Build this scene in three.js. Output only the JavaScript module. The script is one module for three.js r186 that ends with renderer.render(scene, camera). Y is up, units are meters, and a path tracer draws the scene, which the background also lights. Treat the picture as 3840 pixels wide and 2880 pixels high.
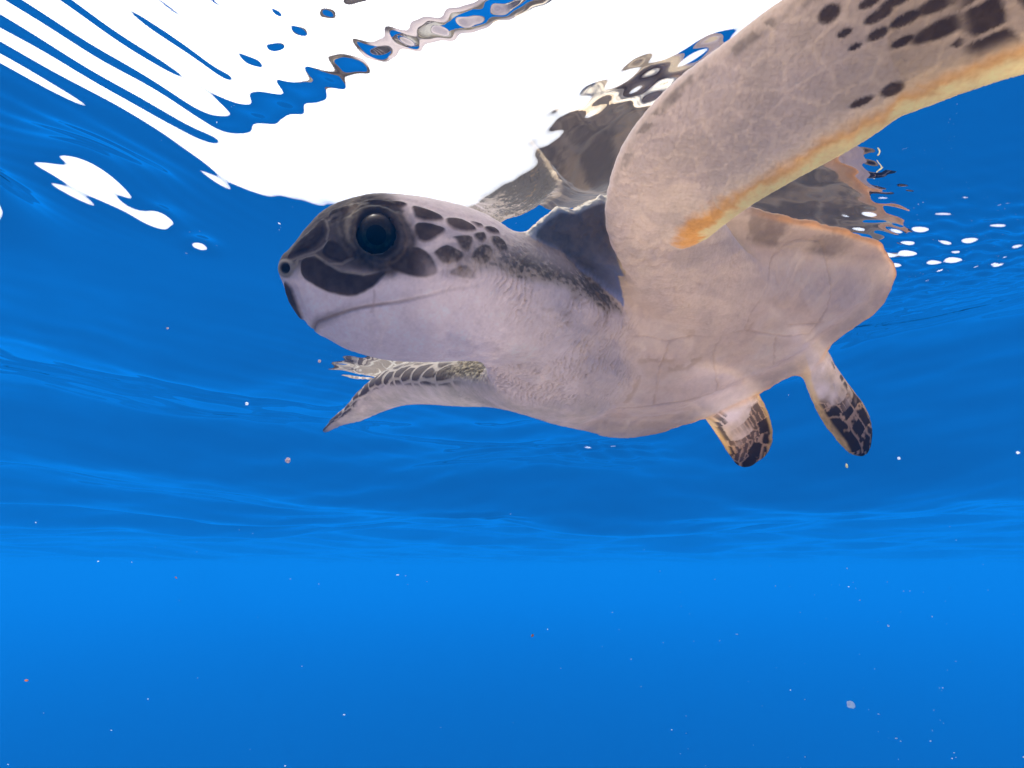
import * as THREE from 'three';

// ---------------------------------------------------------------- camera, sky, sun, exposure
const scene = new THREE.Scene();
const WATER_DEPTH = 0.205;                       // the lens hangs this far below the mean surface (y = 0)
const PITCH = 18.7 * Math.PI / 180;
const camera = new THREE.PerspectiveCamera(70, 4 / 3, 0.02, 400);
camera.position.set(0, -WATER_DEPTH, 0);
camera.rotation.set(PITCH, 0, 0);
camera.focus = 0.33;
camera.userData.fStop = 48;
scene.add(camera);

const SUN = new THREE.Vector3(-0.30, 0.93, -0.10).normalize();   // towards the (refracted) sun
{
  const W = 512, H = 256, data = new Float32Array(W * H * 4);
  for (let j = 0; j < H; j++) for (let i = 0; i < W; i++) {
    const up = ((j + 0.5) / H - 0.5) * Math.PI, round = ((i + 0.5) / W - 0.5) * 2 * Math.PI;
    const x = Math.cos(round) * Math.cos(up), y = Math.sin(up), z = Math.sin(round) * Math.cos(up);
    const c = x * SUN.x + y * SUN.y + z * SUN.z, k = (j * W + i) * 4;
    const glow = 5.0 * Math.exp((c - 1) / 0.05) + 1.6 * Math.exp((c - 1) / 0.35);
    const hz = 1 - Math.max(0, y);
    let r = 0.85 + 0.25 * hz + glow, g = 0.87 + 0.2 * hz + glow * 0.96, b = 0.9 + 0.14 * hz + glow * 0.9;
    if (y <= 0) { r = 0.003; g = 0.066; b = 0.25; }               // the unlit deep, one colour
    data[k] = r; data[k + 1] = g; data[k + 2] = b; data[k + 3] = 1;
  }
  const sky = new THREE.DataTexture(data, W, H, THREE.RGBAFormat, THREE.FloatType);
  sky.mapping = THREE.EquirectangularReflectionMapping;
  sky.magFilter = sky.minFilter = THREE.LinearFilter;
  sky.needsUpdate = true;
  scene.background = sky;
  scene.environment = sky;
}
const sun = new THREE.DirectionalLight(new THREE.Color(1, 0.96, 0.88), 4.6);
sun.position.copy(SUN).multiplyScalar(20);
sun.target.position.set(0, -0.2, -0.3);
sun.castShadow = true;
sun.shadow.mapSize.set(2048, 2048);
Object.assign(sun.shadow.camera, { left: -1, right: 1, top: 1, bottom: -1, near: 1, far: 40 });
scene.add(sun, sun.target);

scene.fog = new THREE.FogExp2(new THREE.Color(0.004, 0.285, 1.0), 0.12);   // sea water: scatters blue, swallows red

const renderer = new THREE.WebGLRenderer({ antialias: true });
renderer.setSize(1024, 768);
renderer.toneMapping = THREE.LinearToneMapping;
renderer.toneMappingExposure = 1.32;
renderer.shadowMap.enabled = true;

// ---------------------------------------------------------------- helpers
let seed = 7;
const rnd = () => { seed = (seed + 0x6d2b79f5) | 0; let t = Math.imul(seed ^ (seed >>> 15), 1 | seed); t = (t + Math.imul(t ^ (t >>> 7), 61 | t)) ^ t; return ((t ^ (t >>> 14)) >>> 0) / 4294967296; };
const clamp = (x, a, b) => Math.min(b, Math.max(a, x));
const smooth = (a, b, x) => { const t = clamp((x - a) / (b - a), 0, 1); return t * t * (3 - 2 * t); };
const lerp = (a, b, t) => a + (b - a) * t;

// ---------------------------------------------------------------- the water surface, seen from below
// sum of travelling waves (length, height, direction, phase) that die out where they get too short to see
const WAVES = [];
function addWaves(n, l0, l1, slope, dir, spread) {
  for (let i = 0; i < n; i++) {
    const l = l0 * Math.pow(l1 / l0, rnd()), a = dir + (rnd() - 0.5) * spread, k = 2 * Math.PI / l;
    WAVES.push({ kx: k * Math.cos(a), kf: k * Math.sin(a), k, amp: slope / k / Math.sqrt(n) * (0.6 + 0.8 * rnd()), ph: rnd() * 6.283, fade: l * 22 });
  }
}
addWaves(8, 1.2, 6, 0.13, 1.2, 1.6);
addWaves(12, 0.30, 1.0, 0.12, 1.35, 1.7);
addWaves(14, 0.08, 0.26, 0.10, 1.3, 2.0);
addWaves(12, 0.030, 0.07, 0.07, 1.0, 2.6);
const bump = (x, f, x0, f0, sx, sf) => Math.exp(-(((x - x0) / sx) ** 2) - ((f - f0) / sf) ** 2);
// local forms close to the lens: [x, f, half size x, half size f, height]
const SWELLS = [[-0.060, 0.145, 0.115, 0.115, 0.0235], [-0.240, 0.254, 0.032, 0.030, 0.0128], [-0.205, 0.262, 0.016, 0.014, 0.0030], [-0.335, 0.274, 0.034, 0.034, 0.0230], [-0.222, 0.295, 0.014, 0.012, 0.0042], [-0.212, 0.323, 0.011, 0.010, 0.0034], [0.130, 0.315, 0.125, 0.175, 0.040]];
// single crests: heading of the crest's normal, its distance, half width, height, then where along it the crest begins and ends
const CRESTS = [[1.18, 0.1705, 0.0185, 0.0098, -0.23, 0.04], [1.20, 0.1385, 0.0068, 0.0024, -0.19, 0.0], [1.16, 0.120, 0.0050, 0.0015, -0.17, -0.04], [0.80, 0.175, 0.012, 0.0035, 0.02, 0.2]];
// short wave trains: wavelength, heading (radians from +x towards ahead), slope, phase, then the middle and half size of the patch they run in
const TRAINS = [
  [0.027, 2.65, 0.15, 0.6, 0.340, 0.350, 0.110, 0.080],
  [0.0145, 0.85, 0.13, 2.6, 0.340, 0.350, 0.110, 0.080],
  [0.036, 0.5, 0.085, 0.6, -0.165, 0.56, 0.09, 0.10],
  [0.021, 2.2, 0.055, 1.6, -0.165, 0.56, 0.09, 0.10],
  [0.060, 1.25, 0.36, 0.6, 0.165, 1.00, 0.085, 0.075],
  [0.037, 2.10, 0.26, 1.6, 0.165, 1.00, 0.085, 0.075],
  [0.070, 1.45, 0.30, 2.6, -0.035, 1.02, 0.055, 0.05],
  [0.090, 1.60, 0.58, 2.1, -0.09, 1.52, 0.085, 0.07],
  [0.060, 0.90, 0.20, 0.1, -0.09, 1.52, 0.085, 0.07],
  [0.0150, -0.58, 0.185, 0.4, -0.150, 0.170, 0.130, 0.066],
  [0.0092, -0.46, 0.062, 2.0, -0.095, 0.170, 0.120, 0.060],
  [0.0440, 1.05, 0.050, 0.9, -0.10, 0.18, 0.14, 0.08],
  [0.0115, 2.05, 0.20, 0.2, 0.340, 0.355, 0.100, 0.070],
  [0.0090, 1.72, 0.19, 1.2, 0.340, 0.355, 0.105, 0.075],
  [0.0170, 1.25, 0.26, 4.0, 0.340, 0.355, 0.105, 0.075],
  [0.0330, 0.60, 0.090, 2.0, 0.340, 0.370, 0.100, 0.080],
  [0.0110, 0.95, 0.060, 1.0, 0.070, 0.185, 0.060, 0.050],
  [0.0240, 2.30, 0.110, 3.0, 0.080, 0.180, 0.060, 0.060],
  [0.0120, 2.50, 0.070, 5.0, -0.24, 0.250, 0.080, 0.050],
];
function waterHeight(x, z) {
  const f = -z, r = Math.hypot(x, f);
  let h = 0;
  if (r < 2) {
    for (const [x0, f0, sx, sf, a] of SWELLS) h += a * bump(x, f, x0, f0, sx, sf);
    for (const [dir, s0, sw, a, b0, b1] of CRESTS) {
      const c = Math.cos(dir), n = Math.sin(dir), along = x * n - f * c, d = (x * c + f * n - s0 - 0.0016 * Math.sin(along * 60)) / sw;
      if (Math.abs(d) < 3) h += a * Math.exp(-d * d) * smooth(b0 - 0.03, b0 + 0.03, along) * smooth(b1 + 0.04, b1 - 0.04, along);
    }
    for (const [l, dir, slope, ph, x0, f0, sx, sf] of TRAINS) {
      const e = bump(x, f, x0, f0, sx, sf);
      if (e > 2e-3) h += e * slope * l / 6.2832 * Math.sin(6.2832 / l * (x * Math.cos(dir) + f * Math.sin(dir)) + ph + 2.2 * bump(x, f, x0 + sx * 0.4, f0, sx * 0.7, sf * 0.5));
    }
  }
  for (const w of WAVES) {
    const near = w.k > 5 ? 0.12 + 0.88 * smooth(0.32, 0.8, r) : smooth(0.1, 1.6, r);
    const s = Math.exp(-((r / w.fade) ** 2));
    if (s > 1e-3) h += w.amp * s * near * Math.sin(w.kx * x + w.kf * f + w.ph);
  }
  return h;
}
{
  const radii = [0.0001, 0.03];
  while (radii.at(-1) < 0.12) radii.push(radii.at(-1) + 0.004);
  while (radii.at(-1) < 0.48) radii.push(radii.at(-1) + 0.0010);
  while (radii.at(-1) < 1.75) radii.push(radii.at(-1) * 1.0065);
  while (radii.at(-1) < 260) radii.push(radii.at(-1) * 1.014);
  const angles = [];
  const front = 0.98;
  for (let i = 0; i <= 620; i++) angles.push(-front + 2 * front * i / 620);
  for (let i = 1; i < 70; i++) angles.push(front + (2 * Math.PI - 2 * front) * i / 70);
  const nr = radii.length, na = angles.length, pos = new Float32Array(nr * na * 3), nor = new Float32Array(nr * na * 3), idx = [];
  for (let i = 0; i < nr; i++) for (let j = 0; j < na; j++) {
    const x = radii[i] * Math.sin(angles[j]), z = -radii[i] * Math.cos(angles[j]), e = Math.max(0.0004, radii[i] * 0.002), k = (i * na + j) * 3;
    const y = waterHeight(x, z), gx = (waterHeight(x + e, z) - waterHeight(x - e, z)) / (2 * e), gz = (waterHeight(x, z + e) - waterHeight(x, z - e)) / (2 * e), m = 1 / Math.hypot(gx, 1, gz);
    pos[k] = x; pos[k + 1] = y; pos[k + 2] = z; nor[k] = -gx * m; nor[k + 1] = m; nor[k + 2] = -gz * m;
  }
  for (let i = 0; i + 1 < nr; i++) for (let j = 0; j < na; j++) {
    const a = i * na + j, b = i * na + (j + 1) % na, c = a + na, d = b + na;
    idx.push(a, b, c, b, d, c);
  }
  const g = new THREE.BufferGeometry();
  g.setAttribute('position', new THREE.BufferAttribute(pos, 3));
  g.setAttribute('normal', new THREE.BufferAttribute(nor, 3));
  g.setIndex(new THREE.BufferAttribute(new Uint32Array(idx), 1));
  // seen out of the water: the index of air against water, so that flat rays are wholly reflected and steep ones pass
  const m = new THREE.MeshPhysicalMaterial({ name: 'water_surface', color: 0xffffff, roughness: 0, metalness: 0, transmission: 1, thickness: 0, ior: 0.752, side: THREE.DoubleSide });
  const water = new THREE.Mesh(g, m);
  water.name = 'water_surface';
  water.userData = { kind: 'structure', label: 'rippled sea surface seen from below, mirroring the deep blue', category: 'water' };
  water.receiveShadow = true;
  scene.add(water);
}
const CELL = 2.0, FINE = 0.5;

// ---------------------------------------------------------------- the turtle, measured in millimetres from the middle of its shell
const BODY_AT = [0.1264,0.0351,-0.3618];
const FORE = [-0.9417,0.0766,0.3276];
const LEFT = [0.2632,0.7743,0.5755];
const DOWN = [0.2096,-0.6282,0.7493];
const OUTLINE = [[92,-39],[87,-62],[80,-78],[70,-85],[60,-90],[41,-96],[21,-98],[-2,-94],[-22,-85],[-41,-72],[-63,-53],[-81,-40],[-101,-18],[-108,2],[-119,21],[-126,34],[-127,45],[-121,59],[-113,68],[-102,74],[-87,80],[-64,82],[-41,83],[-12,82],[21,82],[52,81],[79,78],[96,72],[105,71],[117,62],[126,61],[136,48],[135,35],[121,20],[102,-8]];
const SEAMS = [[[107,-14],[91,-7],[75,-1],[55,1],[36,0],[22,7],[7,10],[-11,16],[-24,14],[-44,13],[-63,18]],[[94,-10],[89,-29],[82,-47],[71,-70]],[[36,0],[33,-15],[30,-30],[22,-51]],[[-11,16],[-7,29],[-11,46],[-14,58],[-24,70],[-43,73]],[[-38,13],[-46,-1],[-60,-18]],[[-44,22],[-67,27]],[[105,-57],[65,-67],[22,-51],[-25,-38],[-60,-18],[-81,-5]],[[5,10],[-2,-8],[-25,-38]],[[-63,18],[-64,35],[-61,54],[-43,73]]];
const STAINS = [[[66,-36],[65,-45],[64,-55]],[[64,-55],[69,-65],[73,-71]],[[44,-30],[43,-40],[43,-51]],[[48,-17],[40,-14],[27,-14]],[[23,-22],[13,-19],[7,-10]],[[82,-25],[80,-26]],[[28,10],[25,5]],[[-13,20],[-14,16]]];
const HEAD_AT = [-192.7,20.3,76.8];
const HEAD_S = [0.9749,0.0426,-0.2187];
const HEAD_T = [0.0,0.9816,0.191];
const HEAD_L = [0.2228,-0.1862,0.9569];
const HEAD_PROFILE = [[-51.3,4.3,4.3,0.6],[-50.3,8.0,-0.3,4.2],[-48.5,11.1,-6.7,7.4],[-45.8,13.8,-13.1,10.5],[-41.7,18.4,-20.2,14.0],[-38.3,22.4,-24.4,16.5],[-33.5,27.7,-29.0,19.3],[-29.4,31.6,-31.2,21.1],[-24.0,35.3,-34.8,23.5],[-18.7,37.6,-37.5,25.3],[-10.8,40.0,-40.2,27.7],[-4.2,41.4,-42.2,29.1],[5.1,41.7,-43.7,30.9],[18.6,40.8,-44.5,32.6],[32.4,38.7,-44.6,33.7],[46.5,35.2,-44.0,33.3],[57.3,30.3,-44.0,31.6],[68.4,22.2,-43.2,28.8],[79.7,16.6,-41.3,26.0],[91.4,11.0,-37.7,21.8],[100.9,2.2,-29.5,15.4],[107.6,-10.5,-19.6,4.2]];
const SCUTES = [[[-45.8,9.5],[-40.1,17.1],[-33.6,22.2],[-27.7,27.9],[-26.7,22.3],[-28.4,17.2],[-33.0,13.7],[-40.5,10.7]],[[-27.9,11.6],[-26.5,15.8],[-23.7,17.6],[-18.2,14.1],[-15.5,9.2],[-18.7,6.8],[-24.5,8.6]],[[-38.8,6.1],[-36.9,9.1],[-31.0,9.7],[-25.8,6.7],[-18.9,3.1],[-9.2,1.7],[0.1,3.0],[-1.3,-0.6],[-6.5,-5.0],[-14.7,-8.8],[-24.3,-7.6],[-33.6,-3.1],[-38.0,0.6]],[[-47.8,-2.2],[-44.3,-3.8],[-42.0,-10.3],[-40.1,-17.5],[-40.9,-21.1],[-44.7,-17.4],[-47.2,-10.3]],[[1.8,6.3],[7.4,11.6],[13.7,14.3],[20.0,12.0],[23.8,5.7],[23.7,1.6],[17.1,0.1],[8.2,1.8]],[[15.2,25.0],[20.4,25.9],[28.8,23.7],[28.7,20.6],[20.8,16.3],[17.0,17.0],[15.2,20.7]],[[14.7,34.1],[19.4,33.7],[28.2,29.9],[27.8,26.6],[16.7,27.5],[14.8,30.5]],[[30.4,28.4],[37.8,28.5],[44.0,25.0],[44.0,22.1],[38.4,21.6],[31.3,24.0]],[[32.8,19.4],[41.0,20.0],[42.4,17.0],[39.6,12.7],[36.3,13.3],[33.7,16.9]],[[23.6,12.1],[29.1,15.2],[34.4,12.9],[36.5,10.3],[33.5,7.6],[27.6,6.3],[24.3,9.6]],[[29.8,2.6],[36.8,5.7],[41.5,2.6],[41.5,-0.5],[35.4,-0.1]],[[43.3,20.9],[48.3,21.9],[49.3,18.7],[46.4,16.5],[43.6,18.3]],[[40.5,9.7],[44.9,15.1],[50.4,15.2],[51.2,9.8],[46.1,6.0],[41.5,7.6]],[[51.5,19.4],[55.6,20.2],[59.4,17.0],[58.7,12.9],[54.9,12.8],[52.1,15.4]],[[49.3,24.5],[53.0,25.4],[56.7,23.3],[56.5,21.1],[51.6,21.8]],[[42.7,27.5],[47.7,26.4],[48.6,24.8],[45.7,24.8]],[[-24.3,31.3],[-17.1,34.1],[-11.1,35.2],[-12.5,32.1],[-18.5,29.7],[-23.4,27.2]],[[-7.5,36.5],[4.7,37.1],[12.0,35.6],[9.4,33.4],[-1.5,34.6]]];
const MOUTH = [[-35.9,-25.5],[-33.5,-22.1],[-29.1,-20.1],[-16.5,-15.4],[-3.7,-12.8],[9.2,-11.0],[19.1,-8.6],[29.1,-5.9],[42.6,-4.0]];
const FACE_SEAMS = [[[-43.9,8.6],[-39.4,9.8],[-31.5,11.9],[-27.8,14.3],[-25.8,16.8]],[[-41.9,4.3],[-40.4,8.6],[-31.6,10.7],[-26.4,6.9],[-19.3,2.7],[-9.4,1.4],[-3.0,3.3],[2.1,4.8]],[[-26.3,27.4],[-24.9,22.3],[-26.0,18.0]],[[-25.1,27.4],[-17.7,30.3],[-12.1,32.8]],[[-25.2,6.3],[-19.1,6.3],[-14.0,8.8]]];
const EYE = [-1.9,20.0];
const NOSTRIL = [-46.4,4.4];
const NEAR_FLIPPER = [[3.2,16.1,23.7,22.8,18.0],[-14.5,25.5,41.8,24.9,18.0],[-31.1,32.6,61.8,25.3,17.0],[-52.5,45.1,86.8,24.6,15.0],[-53.3,54.5,111.8,28.1,13.0],[-45.1,62.4,133.8,28.7,10.5],[-33.1,67.1,153.8,27.6,8.5],[-20.9,71.5,170.8,26.8,7.0],[-9.6,74.5,183.8,23.3,6.0],[1.8,76.0,193.8,22.5,5.5],[12.6,77.6,201.8,22.0,5.0],[28.9,80.5,207.8,21.4,4.5],[47.6,83.2,211.8,16.5,4.0],[60.3,84.7,213.8,7.5,3.0]];
const BLADE_AT = [-45.1,62.4,133.8];
const BLADE_ALONG = [0.7855,0.1668,0.596];
const BLADE_ACROSS = [-0.3772,0.8925,0.2473];
const FLIPPER_SCUTES = [[50.6,24.2,3.4,2.7],[53.6,16.8,2.1,1.2],[62.7,16.9,3.8,1.6],[61.8,12.1,3.1,1.6],[55.5,11.6,1.9,0.9],[68.8,12.6,4.4,1.8],[67.3,7.0,3.2,1.4],[76.3,5.9,7.6,2.6],[77.0,12.7,5.9,2.3],[68.9,18.7,5.7,1.6],[61.3,21.7,3.1,1.4],[86.2,4.7,6.7,2.5],[85.6,-2.0,5.4,1.7],[79.8,0.2,1.6,1.2],[93.8,3.4,5.2,2.9],[92.6,-3.9,3.9,1.4],[83.1,11.6,4.7,1.3],[62.6,-5.1,3.7,2.2],[54.1,-5.1,3.8,1.4]];
const FAR_FLIPPER = [[-326.4,-83.0,-238.2,1.0,3.0],[-311.8,-73.4,-230.2,3.5,4.0],[-292.4,-63.9,-220.2,6.4,5.0],[-270.2,-49.7,-204.2,9.6,6.5],[-243.1,-37.6,-178.3,11.9,8.0],[-214.2,-32.4,-143.2,14.1,9.5],[-188.0,-32.2,-106.3,14.2,11.0],[-165.0,-32.4,-70.2,14.6,12.5],[-145.5,-32.6,-44.3,16.5,15.0],[-125.1,-35.9,-16.2,19.1,20.0],[-106.3,-41.6,-10.2,19.5,24.0],[-87.6,-44.7,-8.2,15.6,24.0]];
const HIND_RIGHT = [[15.2,-35.3,-53.2,14.0,9.0],[33.5,-44.1,-55.2,19.7,8.0],[47.0,-60.1,-58.2,19.9,6.0],[55.5,-74.7,-62.2,17.5,4.5],[56.3,-82.8,-64.2,13.7,3.8],[55.7,-88.3,-65.2,7.9,3.0]];
const HIND_LEFT = [[84.3,-4.9,-38.3,10.8,9.0],[96.0,-18.2,-42.3,13.0,8.0],[104.4,-31.9,-46.2,15.5,7.0],[117.1,-49.2,-50.2,18.4,5.5],[130.0,-63.4,-54.2,18.3,4.5],[136.2,-72.7,-56.2,14.8,3.8],[140.6,-78.9,-58.2,8.9,3.0]];
const CHEST = [[-125.3,2.1,45.8,24],[-112.4,-14.5,24.7,31],[-95.5,-19.2,9.8,36],[-78.9,-23.0,-3.2,33]];
const NECK = [[-161.9,20.7,73.8,28],[-142.7,19.2,68.8,33],[-125.3,13.3,58.8,37],[-103.5,8.2,39.8,38],[-78.6,5.5,16.8,30]];

// small vector and noise tools
const dot = (a, b) => a[0] * b[0] + a[1] * b[1] + a[2] * b[2];
const cross = (a, b) => [a[1] * b[2] - a[2] * b[1], a[2] * b[0] - a[0] * b[2], a[0] * b[1] - a[1] * b[0]];
const unit = (a) => { const l = Math.hypot(a[0], a[1], a[2]) || 1; return [a[0] / l, a[1] / l, a[2] / l]; };
const hash3 = (x, y, z) => { let h = Math.imul(x | 0, 374761393) + Math.imul(y | 0, 668265263) + Math.imul(z | 0, 2147483647 ^ 0x5bd1e995); h = Math.imul(h ^ (h >>> 13), 1274126177); h ^= h >>> 16; return (h >>> 0) / 4294967296; };
function noise(x, y, z) {
  const i = Math.floor(x), j = Math.floor(y), k = Math.floor(z), f = x - i, g = y - j, h = z - k;
  const a = f * f * (3 - 2 * f), b = g * g * (3 - 2 * g), c = h * h * (3 - 2 * h);
  const L = (u, v, t) => u + (v - u) * t;
  return L(L(L(hash3(i, j, k), hash3(i + 1, j, k), a), L(hash3(i, j + 1, k), hash3(i + 1, j + 1, k), a), b),
    L(L(hash3(i, j, k + 1), hash3(i + 1, j, k + 1), a), L(hash3(i, j + 1, k + 1), hash3(i + 1, j + 1, k + 1), a), b), c) * 2 - 1;
}
const fbm = (x, y, z) => noise(x, y, z) * 0.55 + noise(x * 2.1 + 7, y * 2.1, z * 2.1) * 0.28 + noise(x * 4.3, y * 4.3 + 3, z * 4.3) * 0.17;
function polyDist(poly, x, y) {                                  // signed distance to a closed outline, negative inside
  let best = 1e9, inside = false;
  for (let i = 0, j = poly.length - 1; i < poly.length; j = i++) {
    const ax = poly[j][0], ay = poly[j][1], bx = poly[i][0], by = poly[i][1], dx = bx - ax, dy = by - ay;
    const t = clamp(((x - ax) * dx + (y - ay) * dy) / (dx * dx + dy * dy + 1e-9), 0, 1), ex = x - ax - dx * t, ey = y - ay - dy * t;
    best = Math.min(best, ex * ex + ey * ey);
    if ((ay > y) !== (by > y) && x < ((bx - ax) * (y - ay)) / (by - ay) + ax) inside = !inside;
  }
  return inside ? -Math.sqrt(best) : Math.sqrt(best);
}
function lineDist(line, x, y) {
  let best = 1e9;
  for (let i = 1; i < line.length; i++) {
    const [ax, ay] = line[i - 1], dx = line[i][0] - ax, dy = line[i][1] - ay, t = clamp(((x - ax) * dx + (y - ay) * dy) / (dx * dx + dy * dy + 1e-9), 0, 1);
    best = Math.min(best, Math.hypot(x - ax - dx * t, y - ay - dy * t));
  }
  return best;
}
function cells(x, y, id) {                                      // irregular scales: [distance to the seam, cell number 0..1]
  const i = Math.floor(x), j = Math.floor(y);
  let a = 9, b = 9, who = 0;
  for (let m = -1; m <= 1; m++) for (let n = -1; n <= 1; n++) {
    const hx = hash3(i + m, j + n, id), hy = hash3(i + m, j + n, id + 17), d = Math.hypot(i + m + 0.15 + 0.7 * hx - x, j + n + 0.15 + 0.7 * hy - y);
    if (d < a) { b = a; a = d; who = hash3(i + m, j + n, id + 31); } else if (d < b) b = d;
  }
  return [b - a, who];
}
const curve = (pts, n, closed) => {                             // a smooth run through points of any dimension
  const out = [], N = pts.length, last = closed ? N : N - 1;
  for (let i = 0; i < last; i++) {
    const p = [-1, 0, 1, 2].map((k) => pts[closed ? (i + k + N) % N : clamp(i + k, 0, N - 1)]);
    for (let s = 0; s < n; s++) {
      const t = s / n;
      out.push(p[1].map((_, c) => 0.5 * (2 * p[1][c] + (p[2][c] - p[0][c]) * t + (2 * p[0][c] - 5 * p[1][c] + 4 * p[2][c] - p[3][c]) * t * t + (3 * p[1][c] - p[0][c] - 3 * p[2][c] + p[3][c]) * t * t * t)));
    }
  }
  if (!closed) out.push(pts[N - 1].slice());
  return out;
};

// ---- the shapes that the body is the smooth union of: each gives a distance in mm
const UP = DOWN.map((x) => -x);
const SHELL = curve(OUTLINE, 2, true);
function shellDist(p) {
  const a = dot(p, FORE), b = dot(p, LEFT), w = dot(p, UP);
  let o = polyDist(SHELL, a, b);
  if (o > 40) return o;
  if (a < 40) { const th = Math.atan2(b, a + 10); o += (1.5 * Math.abs(Math.sin(th * 12)) + 0.5 * Math.abs(Math.sin(th * 37))) * smooth(40, -40, a) - 0.7; }
  const t = Math.max(0, -o);
  const top = 2 + 44 * Math.sqrt(1 - (1 - Math.min(t / 85, 1)) ** 2) * smooth(-4, 50, t + 4), bot = 2.5 + 15 * smooth(15, 48, t);
  const z = Math.abs(w - (top - bot) / 2) - (top + bot) / 2, o2 = o + 2.5, z2 = (z + 2.5) * 0.8;
  return Math.min(Math.max(o2, z2), 0) + Math.hypot(Math.max(o2, 0), Math.max(z2, 0)) - 2.5;
}
const HEAD_TABLE = (() => {
  const c = curve(HEAD_PROFILE, 12), s0 = c[0][0], s1 = c.at(-1)[0], n = 400, tab = [];
  for (let i = 0, j = 0; i <= n; i++) {
    const s = s0 + (s1 - s0) * i / n;
    while (j + 2 < c.length && c[j + 1][0] < s) j++;
    const t = clamp((s - c[j][0]) / (c[j + 1][0] - c[j][0]), 0, 1);
    tab.push([1, 2, 3].map((k) => lerp(c[j][k], c[j + 1][k], t)));
  }
  return { s0, s1, n, tab };
})();
const headLocal = (p) => { const q = [p[0] - HEAD_AT[0], p[1] - HEAD_AT[1], p[2] - HEAD_AT[2]]; return [dot(q, HEAD_S), dot(q, HEAD_T), dot(q, HEAD_L)]; };
function headAt(s) {
  const { s0, s1, n, tab } = HEAD_TABLE, x = clamp((s - s0) / (s1 - s0) * n, 0, n - 1e-6), i = Math.floor(x), f = x - i;
  return [0, 1, 2].map((k) => lerp(tab[i][k], tab[i + 1][k], f));
}
function headDist(p) {
  const [s, t, l] = headLocal(p), [top, bot, w] = headAt(s), tc = bot + (top - bot) * 0.46;
  const hh = Math.max(0.4, t > tc ? top - tc : tc - bot), hw = Math.max(0.4, w), e = t > tc ? lerp(2.25, 1.85, smooth(0, 0.5, (t - tc) / hh)) : 2.25;
  const ax = Math.abs(t - tc) / hh, bx = Math.abs(l) / hw, k = Math.pow(Math.pow(ax, e) + Math.pow(bx, e), 1 / e);
  const m = k < 1e-3 ? Math.min(hh, hw) : k / Math.hypot(ax / hh, bx / hw);
  const over = Math.max(0, HEAD_TABLE.s0 - s, s - HEAD_TABLE.s1);
  const d = (k - 1) * Math.min(m, 60);
  return over > 0 ? Math.hypot(Math.max(d, 0), over) + Math.min(d, 0) * 0.2 : d;
}
function limb(nodes, facing, sub) {                             // tapered blade along a bent line: nodes x, y, z, half width, half thickness
  const c = curve(nodes, sub), segs = [];
  let len = 0;
  for (let i = 0; i + 1 < c.length; i++) {
    const a = c[i], b = c[i + 1], T = [b[0] - a[0], b[1] - a[1], b[2] - a[2]], L = Math.hypot(...T), t = unit(T);
    const f = facing(a), k = dot(f, t), n = unit([f[0] - k * t[0], f[1] - k * t[1], f[2] - k * t[2]]);
    segs.push({ a, b, t, L, n, w: cross(n, t), at: i / sub, mm: len });
    len += L;
  }
  const lo = [0, 1, 2].map((k) => Math.min(...c.map((q) => q[k] - q[3]))), hi = [0, 1, 2].map((k) => Math.max(...c.map((q) => q[k] + q[3])));
  const hit = { t: 0, q: 0, v: 0, mm: 0, w: 1 };
  const dist = (p, keep) => {
    let far = 0;
    for (let k = 0; k < 3; k++) { const e = Math.max(lo[k] - p[k], p[k] - hi[k], 0); far += e * e; }
    if (far > 1600 && !keep) return Math.sqrt(far);
    let best = 1e9;
    for (let i = 0; i < segs.length; i++) {
      const g = segs[i], q0 = p[0] - g.a[0], q1 = p[1] - g.a[1], q2 = p[2] - g.a[2], along = q0 * g.t[0] + q1 * g.t[1] + q2 * g.t[2], x = clamp(along / g.L, 0, 1);
      const e = along - x * g.L, u = q0 * g.w[0] + q1 * g.w[1] + q2 * g.w[2], v = q0 * g.n[0] + q1 * g.n[1] + q2 * g.n[2];
      const w = g.a[3] + (g.b[3] - g.a[3]) * x, h0 = g.a[4] + (g.b[4] - g.a[4]) * x, q = clamp(u / w, -1, 1), h = h0 * (0.72 + 0.24 * q), c2 = (along < 0 ? i > 0 : i + 1 < segs.length) ? Math.max(w, 12) : Math.min(w, 8);
      const A = u / w, B = v / h, E = e / c2, k = Math.sqrt(A * A + B * B + E * E);
      const d = k < 1e-3 ? -h : (k - 1) * k / Math.sqrt((A / w) ** 2 + (B / h) ** 2 + (E / c2) ** 2);
      if (d - 0.9 < best) { best = d - 0.9; if (keep) { hit.t = g.at + x / sub; hit.q = u / w; hit.v = v / h; hit.mm = g.mm + x * g.L; hit.w = w; } }
    }
    return best;
  };
  return { dist, hit, len };
}
const toLens = (a) => unit([-a[0] - BODY_AT[0] * 1000, -a[1] - BODY_AT[1] * 1000, -a[2] - BODY_AT[2] * 1000]);
const nearFlipper = limb(NEAR_FLIPPER, (a) => toLens(a), 6);
const farFlipper = limb(FAR_FLIPPER.map((q, i) => [q[0], q[1], q[2], [3, 9, 14, 19, 23, 26, 27, 26, 25, 25, 25, 24][i], [1.5, 7, 13, 19, 24, 27, 27, 26, 25, 24, 21, 17][i]]), () => unit([0.12, 1, 0.12]), 3);
const hindRight = limb(HIND_RIGHT, () => unit([-0.25, 0.1, 1]), 3);
const hindLeft = limb(HIND_LEFT, () => unit([0.35, 0.15, 1]), 3);
const neck = limb(NECK.map((q) => [q[0], q[1], q[2], q[3] * 0.98, q[3]]), () => unit([0, 1, 0.2]), 3);
const chest = limb(CHEST.map((q) => [q[0], q[1], q[2], q[3], q[3]]), () => unit([0, 1, 0.2]), 3);
const neckDist = (p) => smin(neck.dist(p), chest.dist(p), 24);
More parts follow.
